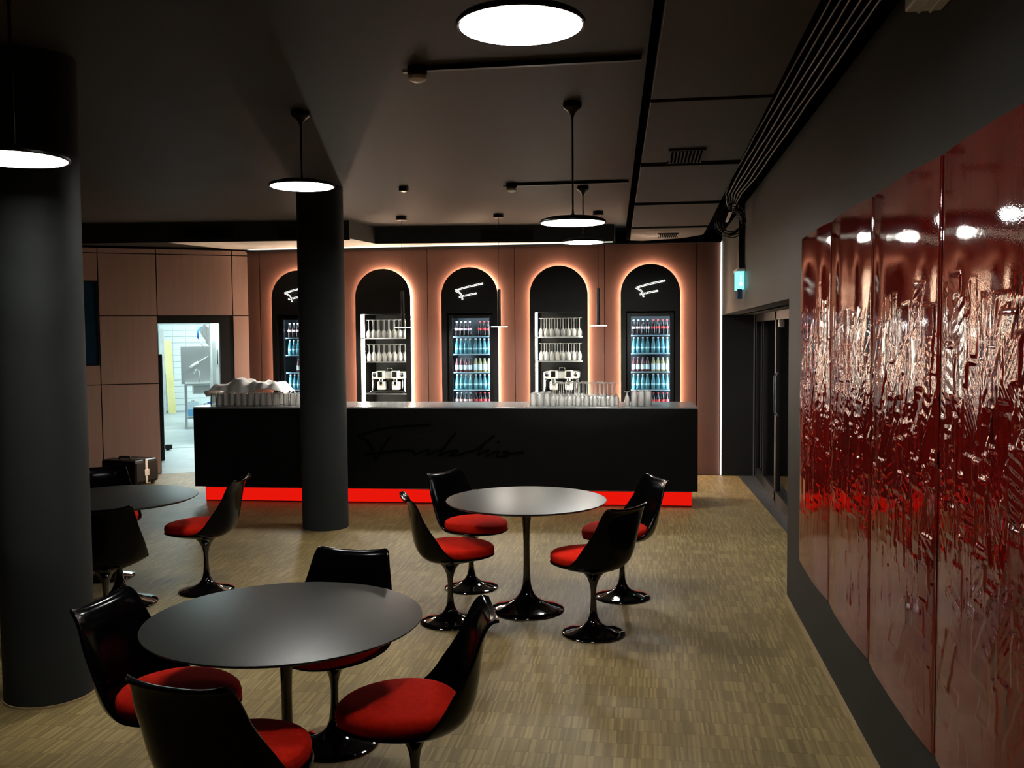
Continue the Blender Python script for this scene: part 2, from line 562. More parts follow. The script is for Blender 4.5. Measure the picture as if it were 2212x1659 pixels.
# right wall with the low opening to the glazed doors
wr = MB()
NEAR, FAR, LINT = 6.47, 12.0, 2.03
wr.box(WALLX, WALLX + .25, -3.2, NEAR, 0, 3.05)
wr.box(WALLX, WALLX + .25, NEAR, FAR + .1, LINT, 3.05)
wall_right = struct(wr.build('wall_right', 'grey_wall'), 'dark grey painted side wall carrying the red artwork')
MB().box(WALLX + .01, WALLX + .2, -3.2, FAR, 3.05, CEIL + .06).build('wall_top', 'void', wall_right)
struct(MB().box(WALLX - .014, WALLX, -3.2, NEAR, 0, .022).build('baseboard_right', 'wood_trim'), 'thin pale wood strip at the foot of the dark side wall')
# end face of the recess: black panel
dr = struct(MB().box(WALLX, 1.345, 12.0, 12.06, 0.004, LINT).build('door_1', 'black_board', bevel=.004), 'plain black door panel at the end of the side recess')
MB().box(WALLX + .2, 2.2, NEAR, FAR + .1, LINT, LINT + .05).build('recess_soffit', 'grey_wall', wall_right)
MB().box(1.335, 1.35, 11.985, 12.0, 0.004, LINT).build('edge_strip', 'steel', dr)
# glazed doors along the recess
gd = thing('window_1', 'dark glazed doors with black frames in the side recess', None, kind='structure')
fr = MB()
for y0, y1 in ((11.9, 11.98), (11.2, 11.25), (10.14, 10.24), (8.4, 8.5), (7.0, 7.1)):
    fr.box(1.36, 1.42, y0, y1, .004, LINT)
fr.box(1.36, 1.42, 7.1, 11.9, LINT - .09, LINT).box(1.36, 1.42, 7.1, 11.9, .004, .12)
fr.build('door_frame', 'black_metal', gd)
for y0, y1 in ((11.25, 11.9), (10.24, 11.2), (8.5, 10.14), (7.1, 8.4)):
    MB().box(1.386, 1.392, y0, y1, .12, LINT - .09).build('pane', 'facade_glass', gd)
MB().tube([(1.33, 9.8, .95), (1.30, 9.8, 1.0), (1.30, 9.8, 1.35), (1.33, 9.8, 1.4)], .012).build('handle', 'black_metal', gd, True)
MB().box(1.36, 1.40, 9.93, 9.99, 1.86, 1.94).build('door_closer', 'machine_white', gd, bevel=.01)
struct(MB().box(2.2, 2.25, 6.4, 12.2, 0, 2.2).build('wall_outside', 'void'))

# left wall at an angle, copper-brown panels
LA = Vector((-5.35, 12.03, 0))
LD = Vector((-.879, -.477, 0)).normalized()
LN = Vector((-LD.y * -1, 0, 0))
LN = Vector((LD.y, -LD.x, 0))          # points to the back, into the kitchen
LROT = math.atan2(LD.y, LD.x)
def L(s, t, z):
    p = LA + LD * s + LN * t
    return (p.x, p.y, z)
def Lbox(mb, s0, s1, t0, t1, z0, z1):
    vs = [L(s, t, z) for z in (z0, z1) for (s, t) in ((s0, t0), (s0, t1), (s1, t1), (s1, t0))]
    return mb.add(vs, [(3, 2, 1, 0), (4, 5, 6, 7), (0, 1, 5, 4), (1, 2, 6, 5), (2, 3, 7, 6), (3, 0, 4, 7)])
core = MB()
Lbox(core, -.03, .18, .03, .2, 0, 2.98)
Lbox(core, .18, 1.13, .03, .2, 2.09, 2.98)
Lbox(core, 1.13, 6.5, .03, .2, 0, 2.98)
wl = struct(core.build('wall_left', 'void'), 'angled wall of large copper-brown panels with a service doorway')
G = .006
ZR = [(.01, 1.2), (1.2, 2.09), (2.09, 2.895), (2.895, 2.965)]
def lpanel(s0, s1, z0, z1, name='wall_panel'):
    return Lbox(MB(), s0 + G, s1 - G, 0, .03, z0 + G, z1 - G).build(name, 'copper', wl)
for z0, z1 in ZR:
    lpanel(-.03, .178, z0, z1)
for z0, z1 in ZR[2:]:
    lpanel(.178, 1.13, z0, z1)
for z0, z1 in ZR:
    lpanel(1.13, 1.832, z0, z1)
    lpanel(3.0, 4.2, z0, z1)
    lpanel(4.2, 5.4, z0, z1)
for z0, z1 in ((.01, 1.2), (1.2, 1.455), (2.535, 2.895), (2.895, 2.965)):
    lpanel(1.832, 3.0, z0, z1)
w2 = struct(Lbox(MB(), 1.845, 2.99, .01, .02, 1.462, 2.528).build('window_2', 'dark_glass'), 'dark blue glass pane set into the copper-brown wall')
fm = MB()
Lbox(fm, 1.836, 1.85, -.004, .03, 1.455, 2.535)
Lbox(fm, 2.98, 2.996, -.004, .03, 1.455, 2.535)
Lbox(fm, 1.836, 2.996, -.004, .03, 1.455, 1.467)
Lbox(fm, 1.836, 2.996, -.004, .03, 2.523, 2.535)
fm.build('window_frame', 'black_metal', w2)
# black door surround
ds = MB()
Lbox(ds, .178, .352, .02, .25, 0, 2.09)
Lbox(ds, .352, 1.13, .02, .25, 1.99, 2.09)
struct(ds.build('door_frame', 'black_board'), 'wide black surround of the open service doorway')

# ------------------------------------------------------------------ kitchen beyond the doorway
KF = struct(Lbox(MB(), -2.2, 2.6, .0, 11.2, -.05, .001).build('floor_kitchen', 'vinyl'), 'pale grey vinyl floor of the kitchen')
Lbox(MB(), -.4, 2.0, 2.98, 3.02, 0, .006).build('threshold_strip', 'steel', KF)
kw = struct(Lbox(MB(), -2.2, 2.6, 10.92, 11.1, 0, 2.8).build('wall_kitchen', 'grout'), 'white tiled back wall of the kitchen')
TW, TH = .300, .150
for i in range(-1, 5):
    for j in range(0, 18):
        s0, z0 = -.32 + i * TW, .02 + j * TH
        if s0 > 1.35 or z0 + TH > 2.75:
            continue
        Lbox(MB(), s0 + .005, s0 + TW - .005, 10.905, 10.92, z0 + .005, z0 + TH - .005).build('tile', 'tile', kw)
struct(Lbox(MB(), -2.2, -2.1, .2, 11, 0, 2.8).build('wall_kitchen_side', 'tile'))
struct(Lbox(MB(), 2.5, 2.6, .2, 11, 0, 2.8).build('wall_kitchen_far_side', 'tile'))
kc = struct(Lbox(MB(), -2.2, 2.6, .2, 11, 2.75, 2.8).build('ceiling_kitchen', 'tile'))
for t0 in (2.5, 6.0, 9.0):
    Lbox(MB(), -.4, .8, t0, t0 + .35, 2.73, 2.749).build('ceiling_lamp_panel', 'led_kitchen', kc)

# ------------------------------------------------------------------ columns
for (x, y, lab) in ((-3.0, 4.28, 'thick round dark grey column beside the front table'), (-2.985, 8.37, 'round dark grey column standing just in front of the bar')):
    c = struct(MB().lathe([(.213, .012), (.213, CEIL)], 64, (x, y, 0)).build('column', 'column', smooth='auto'), lab)
    MB().lathe([(.217, 0), (.217, .012), (.213, .012)], 64, (x, y, 0)).build('column_seal', 'wood_trim', c, smooth='auto')
    c['category'] = 'column'

# ================================================================== ARCHED NICHES
def arch_pts(c, hw, top, z0, n=28):
    r = hw
    zc = top - r
    pts = [(c - r, z0)]
    for k in range(n + 1):
        a = PI - PI * k / n
        pts.append((c + r * math.cos(a), zc + r * math.sin(a)))
    pts.append((c + r, z0))
    return pts

ARCH_LAB = ['arched black bar niche partly hidden by the round column, holding a bottle cooler',
            'arched black shelf niche next to the round column, holding stemware and coffee machine',
            'middle arched black niche of the bar wall, holding a bottle cooler',
            'arched black shelf niche above the stemware on the bar counter',
            'arched black niche at the far end by the grey side wall, holding a bottle cooler']
F0, F1 = BACK - .115, BACK - .085         # arch board, front and back
niches = []
for i, c in enumerate(AC):
    t = thing('arched_niche', ARCH_LAB[i], 'wall niche', (c, BACK, 0), 0, 'arched niches behind the bar')
    niches.append(t)
    hx0, hx1, hz0, hz1 = -.305, .305, .04, 2.088
    out = arch_pts(0, HW, TOPZ, .02)
    # board with a rectangular opening, as front faces + sides
    def ring(y):
        return [(x, y, z) for x, z in out]
    o1, o2 = ring(F0 - BACK), ring(F1 - BACK)
    n = len(out)
    mb = MB()
    def front(y, flip):
        # fill between outline and opening: side strips, bottom strip and head as polygon
        head = [(x, y, z) for x, z in out if z >= TOPZ - HW - 1e-6]
        zc = TOPZ - HW
        polys = [[(-HW, y, .02), (hx0, y, .02), (hx0, y, zc), (-HW, y, zc)], [(hx1, y, .02), (HW, y, .02), (HW, y, zc), (hx1, y, zc)],
                 [(hx0, y, hz1), (hx1, y, hz1), (hx1, y, zc), (hx0, y, zc)], [(hx0, y, .02), (hx1, y, .02), (hx1, y, hz0), (hx0, y, hz0)], head[::-1]]
        for p in polys:
            q = p[::-1] if flip else p
            mb.add(q, [tuple(range(len(q)))])
    front(F0 - BACK, False)
    front(F1 - BACK, True)
    for k in range(n):
        a, b = k, (k + 1) % n
        mb.add([o1[a], o1[b], o2[b], o2[a]], [(0, 1, 2, 3)])
    mb.build('arch_board', 'black_board', t)
    # lining of the niche, runs back through the wall
    d0, d1 = F1 - BACK, .58
    ln = MB()
    ln.box(hx0 - .012, hx0, F0 - BACK + .001, d1, hz0, hz1).box(hx1 + .014, hx1 + .022, F1 - BACK, d1, hz0, hz1).box(hx0 - .012, hx1 + .012, F0 - BACK + .001, d1, hz1, hz1 + .012)
    ln.box(hx0 - .012, hx1 + .012, d1, d1 + .015, hz0, hz1).box(hx0, hx1, F0 - BACK, d1, .02, hz0)
    ln.build('niche_lining', 'black_board', t)
    # warm light strip behind the edge of the board
    ins = arch_pts(0, HW - .018, TOPZ - .018, .05)
    MB().tube([(x, -.030, z) for x, z in ins], .007, 6).build('edge_light', 'led_arch', t)

# back-lit F. marks
LOGO_STROKES = [[(-.180, 2.381), (-.05, 2.418), (.07, 2.444), (.185, 2.468)],
                [(-.180, 2.381), (-.125, 2.352), (-.095, 2.312), (-.086, 2.263)],
                [(-.010, 2.390), (-.045, 2.335), (-.084, 2.270)],
                [(-.132, 2.297), (-.06, 2.312), (.02, 2.328), (.098, 2.342)]]
sign_labs = ['back-lit script F sign partly hidden by the round column', 'back-lit script F sign in the middle arch', 'back-lit script F sign in the arch nearest the grey side wall']
for lab, i in zip(sign_labs, (0, 2, 4)):
    t = thing('backlit_sign', lab, 'sign', (AC[i], F0, 0), 0, 'back-lit F signs')
    hal = MB()
    let = MB()
    for k, st in enumerate(LOGO_STROKES):
        pts = catmull(st, 14)
        let.tube([(x, -.036, z) for x, z in pts], [.0045 * (.7 + .3 * math.sin(PI * q / 13)) for q in range(14)], 6)
        if k in (0, 1, 3):
            hal.tube([(x, -.014, z) for x, z in pts], .0105, 8)
    let.lathe([(.0, -.004), (.008, -.003), (.008, .003), (.0, .004)], 10, (.006, -.036, 2.268))
    let.build('letter_f', 'black_metal', t, True)
    hal.build('halo_tube', 'led_sign', t, True)
    for x, z in ((-.17, 2.384), (.17, 2.464), (-.06, 2.312), (-.086, 2.28)):
        MB().tube([(x, -.034, z), (x, 0, z)], .002, 6).build('stand_off', 'black_metal', t)

# ------------------------------------------------------------------ bottle coolers
def bottle_proto(name, body_mat, prof, lab_mat, lz0, lz1, lr, cap_mat, h, label, group):
    o = MB().lathe(prof, 14).build(name, body_mat, smooth='auto')
    tag(o, label, 'bottle', group)
    if lab_mat:
        MB().lathe([(lr, lz0), (lr, lz1)], 14).build('label', lab_mat, o, smooth='auto')
    MB().lathe([(.0125, h - .016), (.0135, h - .014), (.013, h), (0, h + .001)], 12).build('cap', cap_mat, o, smooth='auto')
    return o
PB_COLA = [(.024, 0), (.0265, .006), (.0265, .055), (.0245, .075), (.0265, .10), (.025, .125), (.016, .155), (.0115, .175), (.0115, .195)]
PB_WATER = [(.026, 0), (.028, .006), (.028, .085), (.026, .115), (.018, .15), (.0125, .172), (.0125, .20)]
PB_JUICE = [(.025, 0), (.027, .006), (.027, .10), (.024, .125), (.016, .145), (.014, .155), (.014, .175)]
protos = {}
def proto(kind):
    if kind not in protos:
        protos[kind] = {
            'cola': lambda: bottle_proto('cola_bottle', 'cola', PB_COLA, 'label_red', .078, .108, .0272, 'label_red', .197, '', ''),
            'cola_pale': lambda: bottle_proto('cola_bottle', 'cola', PB_COLA, 'label_pink', .078, .108, .0272, 'label_white', .197, '', ''),
            'water': lambda: bottle_proto('water_bottle', 'teal', PB_WATER, 'label_teal', .058, .078, .0286, 'cap', .202, '', ''),
            'dark': lambda: bottle_proto('juice_bottle', 'juice_dark', PB_JUICE, 'label_white', .03, .09, .0276, 'label_pink', .178, '', ''),
            'gold': lambda: bottle_proto('juice_bottle', 'juice_gold', PB_JUICE, 'label_white', .025, .10, .0276, 'cap', .178, '', ''),
        }[kind]()
        return protos[kind], True
    return protos[kind], False
SH = [1.788, 1.556, 1.318, 1.085, .85]     # shelf tops
WHICH = ['cooler behind the column', 'middle cooler', 'cooler by grey wall']
ORD = ['first', 'second', 'third', 'fourth', 'fifth', 'sixth', 'seventh', 'eighth', 'ninth', 'tenth', 'eleventh', 'twelfth']
ROWN = ['top shelf', 'second shelf', 'third shelf', 'fourth shelf', 'lowest visible shelf']
for q, i in enumerate((0, 2, 4)):
    c = AC[i]
    t = thing('bottle_cooler', ['glass-door bottle cooler half hidden by the round column', 'glass-door bottle cooler in the middle arch', 'glass-door bottle cooler beside the grey side wall'][q],
              'refrigerator', (c, BACK, .04), 0, 'bottle coolers in the arches')
    x0, x1, y0, y1 = -.298, .298, -.03, .56
    b = MB()
    b.box(x0, x0 + .015, y0 + .05, y1, .004, 2.03).box(x1 - .015, x1, y0 + .05, y1, .004, 2.03).box(x0 + .015, x1 - .015, y1 - .03, y1, .004, 2.03)
    b.box(x0 + .015, x1 - .015, y0 + .05, y1 - .03, .004, .12).box(x0 + .015, x1 - .015, y0 + .05, y1 - .03, 2.005, 2.03)
    b.build('body', 'black_metal', t)
    d = MB()
    d.box(x0, x0 + .052, y0, y0 + .045, .01, 2.03).box(x1 - .052, x1, y0, y0 + .045, .01, 2.03).box(x0 + .052, x1 - .052, y0, y0 + .045, 1.985, 2.03).box(x0 + .052, x1 - .052, y0, y0 + .045, .01, .1)
    d = d.build('door', 'black_metal', t, bevel=.004)
    MB().box(x0 + .052, x1 - .052, y0 + .018, y0 + .024, .1, 1.985).build('glass_pane', 'door_glass', d)
    MB().box(x0 + .006, x0 + .03, y0 - .025, y0 - .004, .85, 1.25).build('handle', 'black_metal', d, bevel=.005)
    for z in SH:
        s = MB().box(x0 + .052, x1 - .052, y0 + .075, y1 - .05, z - .052, z - .043).build('shelf', 'black_metal', t)
        MB().box(x0 + .052, x1 - .052, y0 + .066, y0 + .075, z - .056, z - .040).build('shelf_edge', 'shelf_pale', s)
    li = MB()
    li.box(x0 + .020, x0 + .034, y0 + .052, y0 + .066, .15, 1.97).box(x1 - .034, x1 - .020, y0 + .052, y0 + .066, .15, 1.97).box(x0 + .065, x1 - .065, y0 + .052, y0 + .066, 1.990, 2.002)
    li.build('interior_light', 'led_cooler', t)
    # bottles, front row of each shelf
    for r, z in enumerate(SH):
        for k in range(8):
            if q == 0 and k > 5:
                continue
            x = -.207 + k * .0585 + (.012 if k > 3 else -.004)
            if r == 0:
                kind = 'cola' if (k > 3 or q == 1 and k > 3) else 'cola_pale'
                if q == 1 and k == 4:
                    continue
            elif r in (1, 3):
                kind = 'water'
            elif r == 2:
                kind = 'dark' if k < 4 else 'gold'
                if q == 0 and k < 2:
                    continue
            else:
                kind = 'cola_pale' if k < 4 else 'cola'
                if q == 2 and k < 4:
                    kind = 'cola'
            p, first = proto(kind)
            adj = {'cola': 'dark cola bottle with red label', 'cola_pale': 'dark cola bottle with pale label', 'water': 'teal glass water bottle',
                   'dark': 'dark juice bottle with white label', 'gold': 'golden juice bottle with white label'}[kind]
            lab = f'{adj}, {ORD[k]} from left, {ROWN[r]}, {WHICH[q]}'
            loc = (c + x, BACK + .105, z)
            o = p if first else dup(p, loc, 0)
            o.location = loc
            o.rotation_euler = (0, 0, k * 1.7)
            tag(o, lab, 'bottle', f'bottles on the {ROWN[r]}, {WHICH[q]}')

# ------------------------------------------------------------------ stemware shelves with coffee machines
def wine_mesh(h=.225, rb=.034, base=.033, bowl=.105):
    """upside-down stem glass: rim on the shelf, foot on top"""
    prof = [(rb * .82, 0), (rb * .95, bowl * .25), (rb, bowl * .5), (rb * .8, bowl * .8), (.008, bowl), (.004, bowl + .01), (.0035, h - .02), (.006, h - .008), (base, h - .003), (base, h)]
    return MB().lathe(prof + [(0, h)], 14)
g_wine = wine_mesh(.240).build('wine_glass', 'glass', smooth='auto')
g_white = wine_mesh(.225, .031, .03, .12).build('wine_glass', 'glass', smooth='auto')
def put(proto_o, used, loc, lab, cat, group, rz=0):
    if proto_o.name not in used:
        used.add(proto_o.name)
        o = proto_o
        o.location = loc
        o.rotation_euler = (0, 0, rz)
    else:
        o = dup(proto_o, loc, rz)
    tag(o, lab, cat, group)
    return o
USED = set()
SHELF1, SHELF2, MACH = 1.775, 1.462, 1.035
NWH = ['niche by column', 'niche above counter stemware']
for q, i in enumerate((1, 3)):
    c = AC[i]
    t = niches[i]
    for z in (SHELF1, SHELF2, MACH):
        MB().box(-.303, .303, -.02, .40, z - .014, z).build('shelf', 'steel' if z == MACH else 'black_metal', t)
        MB().box(-.303, .303, -.028, -.02, z - .014, z).build('shelf_edge', 'steel', t)
    MB().box(-.302, -.286, -.015, .005, .3, 2.085).build('side_light', 'led_shelf', t)
    MB().box(.3065, .3175, -.083, -.062, .3, 2.085).build('side_light', 'led_shelf', t)
    for r, (z, g, wn) in enumerate(((SHELF1, g_wine, 'large stem glass'), (SHELF2, g_white, 'slim stem glass'))):
        for row in range(2):
            for k in range(8):
                x = -.245 + k * .0715 + (.03 if row else 0)
                if x > .27:
                    continue
                put(g, USED, (c + x, BACK + .06 + row * .09, z + .001), f'upturned {wn}, {["front", "back"][row]} row, {ORD[k]} from left, {["upper", "lower"][r]} shelf, {NWH[q]}', 'wine glass', f'{wn}es on the {["upper", "lower"][r]} shelf, {NWH[q]}')
    # two-group coffee machine
    m = thing('coffee_machine', ['white two-group coffee machine in the niche next to the round column', 'white two-group coffee machine behind the counter stemware'][q], 'coffee machine', (c + .015, BACK + .16, MACH), 0, 'coffee machines in the niches')
    MB().box(-.235, .235, -.10, .2, .19, .285).build('body', 'machine_white', m, bevel=.025)
    MB().box(-.21, .21, .02, .2, .03, .19).build('back_panel', 'screen', m, bevel=.005)
    MB().box(-.24, .24, -.13, .2, .018, .032).build('drip_tray', 'chrome', m, bevel=.004)
    for x in (-.215, .215):
        MB().box(x - .013, x + .013, -.10, .18, .03, .20).build('side_post', 'chrome', m, bevel=.006)
    for x in (-.1, .1):
        hd = MB().box(x - .055, x + .055, -.155, -.05, .195, .30).build('group_head', 'machine_white', m, bevel=.012)
        MB().box(x - .03, x + .03, -.160, -.154, .215, .29).build('screen', 'screen', hd, bevel=.004)
        MB().lathe([(.035, 0), (.042, .01), (.042, .05), (.03, .06), (.03, .09)], 20, (x, -.10, .105)).build('portafilter', 'chrome', hd, smooth='auto')
        MB().box(x - .052, x + .052, -.12, -.02, .045, .155).build('cup_guard', 'machine_white', hd, bevel=.012)
    for x in (-.19, .19):
        MB().lathe([(.026, 0), (.03, .006), (.03, .02), (.018, .026)], 16).build('steam_knob', 'chrome', m, smooth='auto').matrix_local = Matrix.Translation((x, -.10, .245)) @ Matrix.Rotation(PI / 2, 4, 'X')
        MB().tube([(x * 1.02, -.11, .2), (x * 1.08, -.13, .14), (x * 1.06, -.14, .06)], .005).build('steam_wand', 'chrome', m, True)
    MB().tube([(-.03, -.05, .30), (-.02, -.07, .335), (.04, -.07, .335), (.05, -.05, .30)], .008).build('water_spout', 'chrome', m, True)
    for x in (-.2, .2):
        for y in (-.09, .16):
            MB().lathe([(.018, 0), (.014, .018)], 12, (x, y, 0)).build('foot', 'black_metal', m)

# ================================================================== BAR
BROT = math.atan2(.14, 5.35)
bar = thing('bar_counter', 'long black bar counter with a glowing red plinth', 'bar counter', (-2.175, 9.57, 0), BROT)
BX0, BX1 = -2.685, 2.70
MB().box(BX0, BX1, 0, .03, .184, 1.03).build('front_panel', 'bar_black', bar)
MB().box(BX0, BX0 + .03, .03, .78, .184, 1.03).build('end_panel', 'bar_black', bar)
MB().box(BX1 - .03, BX1, .03, .78, .184, 1.03).build('end_panel', 'bar_black', bar)
MB().box(BX0 + .03, BX1 - .03, .03, .78, .184, .2).build('bottom_panel', 'bar_black', bar)
MB().box(BX0, BX1, -.004, .80, 1.03, 1.05).build('countertop', 'counter', bar, bevel=.006)
MB().box(BX0 + .05, BX1 - .05, .16, .74, 0, .184).build('plinth', 'bar_black', bar)
MB().box(BX0 + .05, BX1 - .05, .148, .16, .012, .150).build('plinth_light', 'led_red', bar)
MB().box(BX0 + .05, BX1 - .05, .15, .16, .155, .184).build('plinth_rail', 'steel', bar)
# house name in script on the front
sc = [[(75, 180), (160, 150), (300, 122), (530, 108)], [(75, 180), (130, 205), (165, 260), (188, 330)], [(285, 175), (240, 235), (196, 310)],
      [(115, 295), (220, 280), (330, 268), (415, 268), (425, 292), (470, 272), (520, 262), (500, 300), (560, 268), (590, 262), (640, 205), (682, 155)],
      [(640, 205), (600, 260), (578, 300), (620, 275), (680, 262), (690, 272), (640, 296), (700, 292), (760, 270), (800, 262), (860, 215), (918, 170)],
      [(860, 215), (815, 290), (850, 270), (880, 262), (868, 298), (910, 275), (945, 268), (930, 300), (985, 298), (1000, 272), (965, 275), (1010, 282), (1095, 270)]]
sg = MB()
def sxz(x, y):
    return (-.855 + (x - 75) * .001741, .739 - (y - 180) * .00172)
for st in sc:
    pts = catmull([sxz(*p) for p in st], len(st) * 5)
    m_ = len(pts)
    # flat raised ribbon with pen-like width
    vs, fs = [], []
    for k in range(m_):
        a = pts[min(k + 1, m_ - 1)] - pts[max(k - 1, 0)]
        a = a / (np.linalg.norm(a) + 1e-9)
        w = .0115
        nx, nz = -a[1] * w, a[0] * w
        x, z = pts[k]
        vs += [(x + nx, -.006, z + nz), (x - nx, -.006, z - nz), (x - nx, 0, z - nz), (x + nx, 0, z + nz)]
    for k in range(m_ - 1):
        for e in range(4):
            fs.append((k * 4 + e, k * 4 + (e + 1) % 4, k * 4 + 4 + (e + 1) % 4, k * 4 + 4 + e))
    fs += [(0, 1, 2, 3), ((m_ - 1) * 4 + 3, (m_ - 1) * 4 + 2, (m_ - 1) * 4 + 1, (m_ - 1) * 4)]
    sg.add(vs, fs)
for x, y in ((468, 200), (940, 210)):
    px, pz = sxz(x, y)
    sg.box(px - .012, px + .012, -.006, 0, pz - .012, pz + .012)
sg.build('script_lettering', 'script', bar)

# glassware on the counter
CT = 1.0515
def bar_y(x, back):
    return 9.57 + (x + 2.175) * math.tan(BROT) + back
tumbler = MB().lathe([(.034, 0), (.036, .003), (.030, .125), (.028, .13), (0, .13)], 14).build('tumbler', 'bar_glass', smooth='auto')
stem_big = wine_mesh(.235, .038, .034, .105).build('stem_glass', 'bar_glass', smooth='auto')
beer = MB().lathe([(.035, 0), (.036, .004), (.032, .14), (.030, .150), (0, .150)], 12).build('beer_glass', 'bar_glass', smooth='auto')
rnd = random.Random(4)
for row in range(4):
    for k in range(3):
        put(tumbler, USED, (-1.185 + k * .073, bar_y(-1.1, .20 + row * .1), CT), f'upturned tumbler, {["front", "second", "third", "last"][row]} row, {ORD[k]} from left, at left of counter stemware', 'glass', 'tumblers left of the counter stemware')
for row in range(4):
    for k in range(8):
        x = -.97 + k * .088 + (.04 if row % 2 else 0)
        if row > 2 and k > 5:
            continue
        put(stem_big, USED, (x, bar_y(x, .22 + row * .11), CT), f'upturned stem glass, {["front", "second", "third", "last"][row]} row, {ORD[k]} from left, in the counter cluster', 'wine glass', 'stem glasses standing on the bar counter')
fl = thing('champagne_flute', 'single upturned flute with an amber drop, between stemware and tumblers on the bar', 'glass', (-.195, bar_y(-.2, .25), CT))
MB().lathe([(.024, 0), (.027, .03), (.022, .09), (.006, .118), (.004, .125), (.004, .135), (.03, .142), (.03, .146), (0, .146)], 14).build('bowl', 'bar_glass', fl, smooth='auto')
MB().lathe([(0, .018), (.012, .022), (.014, .03), (.008, .042), (0, .046)], 10).build('amber_drop', 'amber', fl, smooth='auto')
for row in range(3):
    for k in range(3):
        put(beer, USED, (-.118 + k * .072, bar_y(-.05, .20 + row * .1), CT), f'upturned straight glass, {["front", "second", "third", "last"][row]} row, {ORD[k]} from left, at right end of counter glassware', 'glass', 'straight glasses at the right of the counter stemware')
# covered glasses near the doorway end
for row in range(3):
    for k in range(11):
        x = -4.74 + k * .071 + (.02 if row % 2 else 0)
        if row == 2 and k > 7:
            continue
        put(tumbler, USED, (x, bar_y(x, .24 + row * .12), CT), f'upturned tumbler, {["front", "second", "third", "last"][row]} row, {ORD[k]} from left, under the white cloth', 'glass', 'tumblers under the white cloth')
for row in range(2):
    for k in range(3):
        x = -3.90 + k * .074
        put(tumbler, USED, (x, bar_y(x, .22 + row * .1), CT), f'upturned tumbler, {["front", "second", "third", "last"][row]} row, {ORD[k]} from left, on the bar beside the column', 'glass', 'tumblers beside the round column')
jug = MB().lathe([(.05, 0), (.052, .004), (.048, .08), (.044, .11), (.05, .128)], 18, (-4.08, bar_y(-4.08, .52), CT)).build('glass_jug', 'bar_glass', smooth='auto')
tag(jug, 'tall ribbed glass jug showing under the edge of the white cloth', 'jug')
# white cloth draped over the glasses
rows = []
NX, NY = 46, 22
rr = random.Random(11)
ph = [rr.uniform(0, 6) for _ in range(8)]
for j in range(NY):
    row = []
    v = j / (NY - 1)
    for i in range(NX):
        u = i / (NX - 1)
        x = -4.83 + u * .89
        y = bar_y(x, .19 + v * .42)
        top = 1.268 + .022 * min(1, max(0, (u - .52) / .12))
        z = top + .085 * math.exp(-(((u - .42) / .14) ** 2 + ((v - .45) / .3) ** 2))
        if u < .12:
            z -= .12 * (1 - u / .12) ** 1.3
        if u > .86:
            z -= .105 * ((u - .86) / .14) ** 1.2
        if v < .16:
            z = z - (z - 1.192 + .03 * math.sin(u * 9 + ph[5])) * (1 - v / .16) ** 1.1 * (1 if u < .62 else .8)
        fold = .010 * math.sin(u * 24 + 9 * v + ph[0]) + .009 * math.sin(u * 41 - 14 * v + ph[2]) + .007 * math.sin(v * 27 + ph[3] + 8 * u)
        z += fold * (.4 + .6 * min(1, v / .2))
        y += .016 * math.sin(u * 19 + ph[4]) * (1 - v) + .010 * math.sin(u * 47 + ph[6]) * (1 - v)
        z = max(z, 1.19 if .1 < u < .9 else 1.10)
        row.append((x, y, z))
    rows.append(row)
cl = MB().grid(rows).build('cloth', 'cloth', smooth=True)
sm = cl.modifiers.new('thick', 'SOLIDIFY')
sm.thickness = .004
tag(cl, 'crumpled white cloth thrown over the glasses on the bar end', 'cloth')

# small bar pendants: tube with thin disc
def small_pendant(x, lab):
    t = thing('tube_pendant', lab, 'pendant lamp', (x, 10.6, CEIL), 0, 'thin tube pendants above the bar')
    MB().lathe([(.06, -.045), (.06, 0)], 28).build('canopy', 'black_metal', t, smooth='auto')
    MB().tube([(0, 0, -.045), (0, 0, -.86)], .0022, 6).build('cord', 'black_metal', t, True)
    MB().lathe([(0, -1.275), (.019, -1.275), (.019, -.86), (.008, -.855), (0, -.855)], 20).build('tube', 'black_metal', t, smooth='auto')
    MB().lathe([(.098, -1.283), (.1, -1.28), (.097, -1.276), (0, -1.274)], 36).build('disc', 'white', t, smooth='auto')
    MB().lathe([(.092, -1.285), (.092, -1.2835)], 36).build('diffuser', 'led_small', t)
small_pendant(-2.80, 'thin tube pendant in front of the shelf niche next to the column')
small_pendant(-1.663, 'thin tube pendant at the edge of the middle arch')
small_pendant(-.53, 'thin tube pendant between the last shelf niche and last cooler')
small_pendant(-3.94, 'thin tube pendant behind the round column, above the white cloth')

# ================================================================== PENDANT LAMPS
def pendant(x, y, z, lab, lm='lamp'):
    t = thing('disc_pendant', lab, 'pendant lamp', (x, y, z), 0, 'large disc pendants')
    h = CEIL - z
    MB().lathe([(.1885, 0), (.1885, .002)], 56).build('diffuser', lm, t)
    MB().lathe([(.190, 0), (.196, -.002), (.2, .002), (.2, .010), (.19, .020), (.15, .032), (.08, .041), (.02, .046), (.008, .056), (.006, .08)], 56).build('shade', 'lamp_body', t, smooth='auto')
    MB().tube([(0, 0, .075), (0, 0, h - .09)], .006, 8).build('rod', 'lamp_body', t, True)
    MB().lathe([(.006, h - .10), (.008, h - .085), (.016, h - .065), (.032, h - .048), (.05, h - .036), (.056, h - .026), (.057, h - .008), (.052, h)], 28).build('canopy', 'lamp_body', t, smooth='auto')
pendant(-.38, 2.90, 2.75, 'white disc pendant closest overhead, its rod out of sight', 'lamp_near')
pendant(-2.43, 3.36, 2.50, 'white disc pendant shining onto the thick column', 'lamp_near')
pendant(-2.09, 5.55, 2.722, 'white disc pendant hanging in front of the slim column top')
pendant(-.432, 5.63, 2.468, 'white disc pendant on the longest rod above the table by the bar')
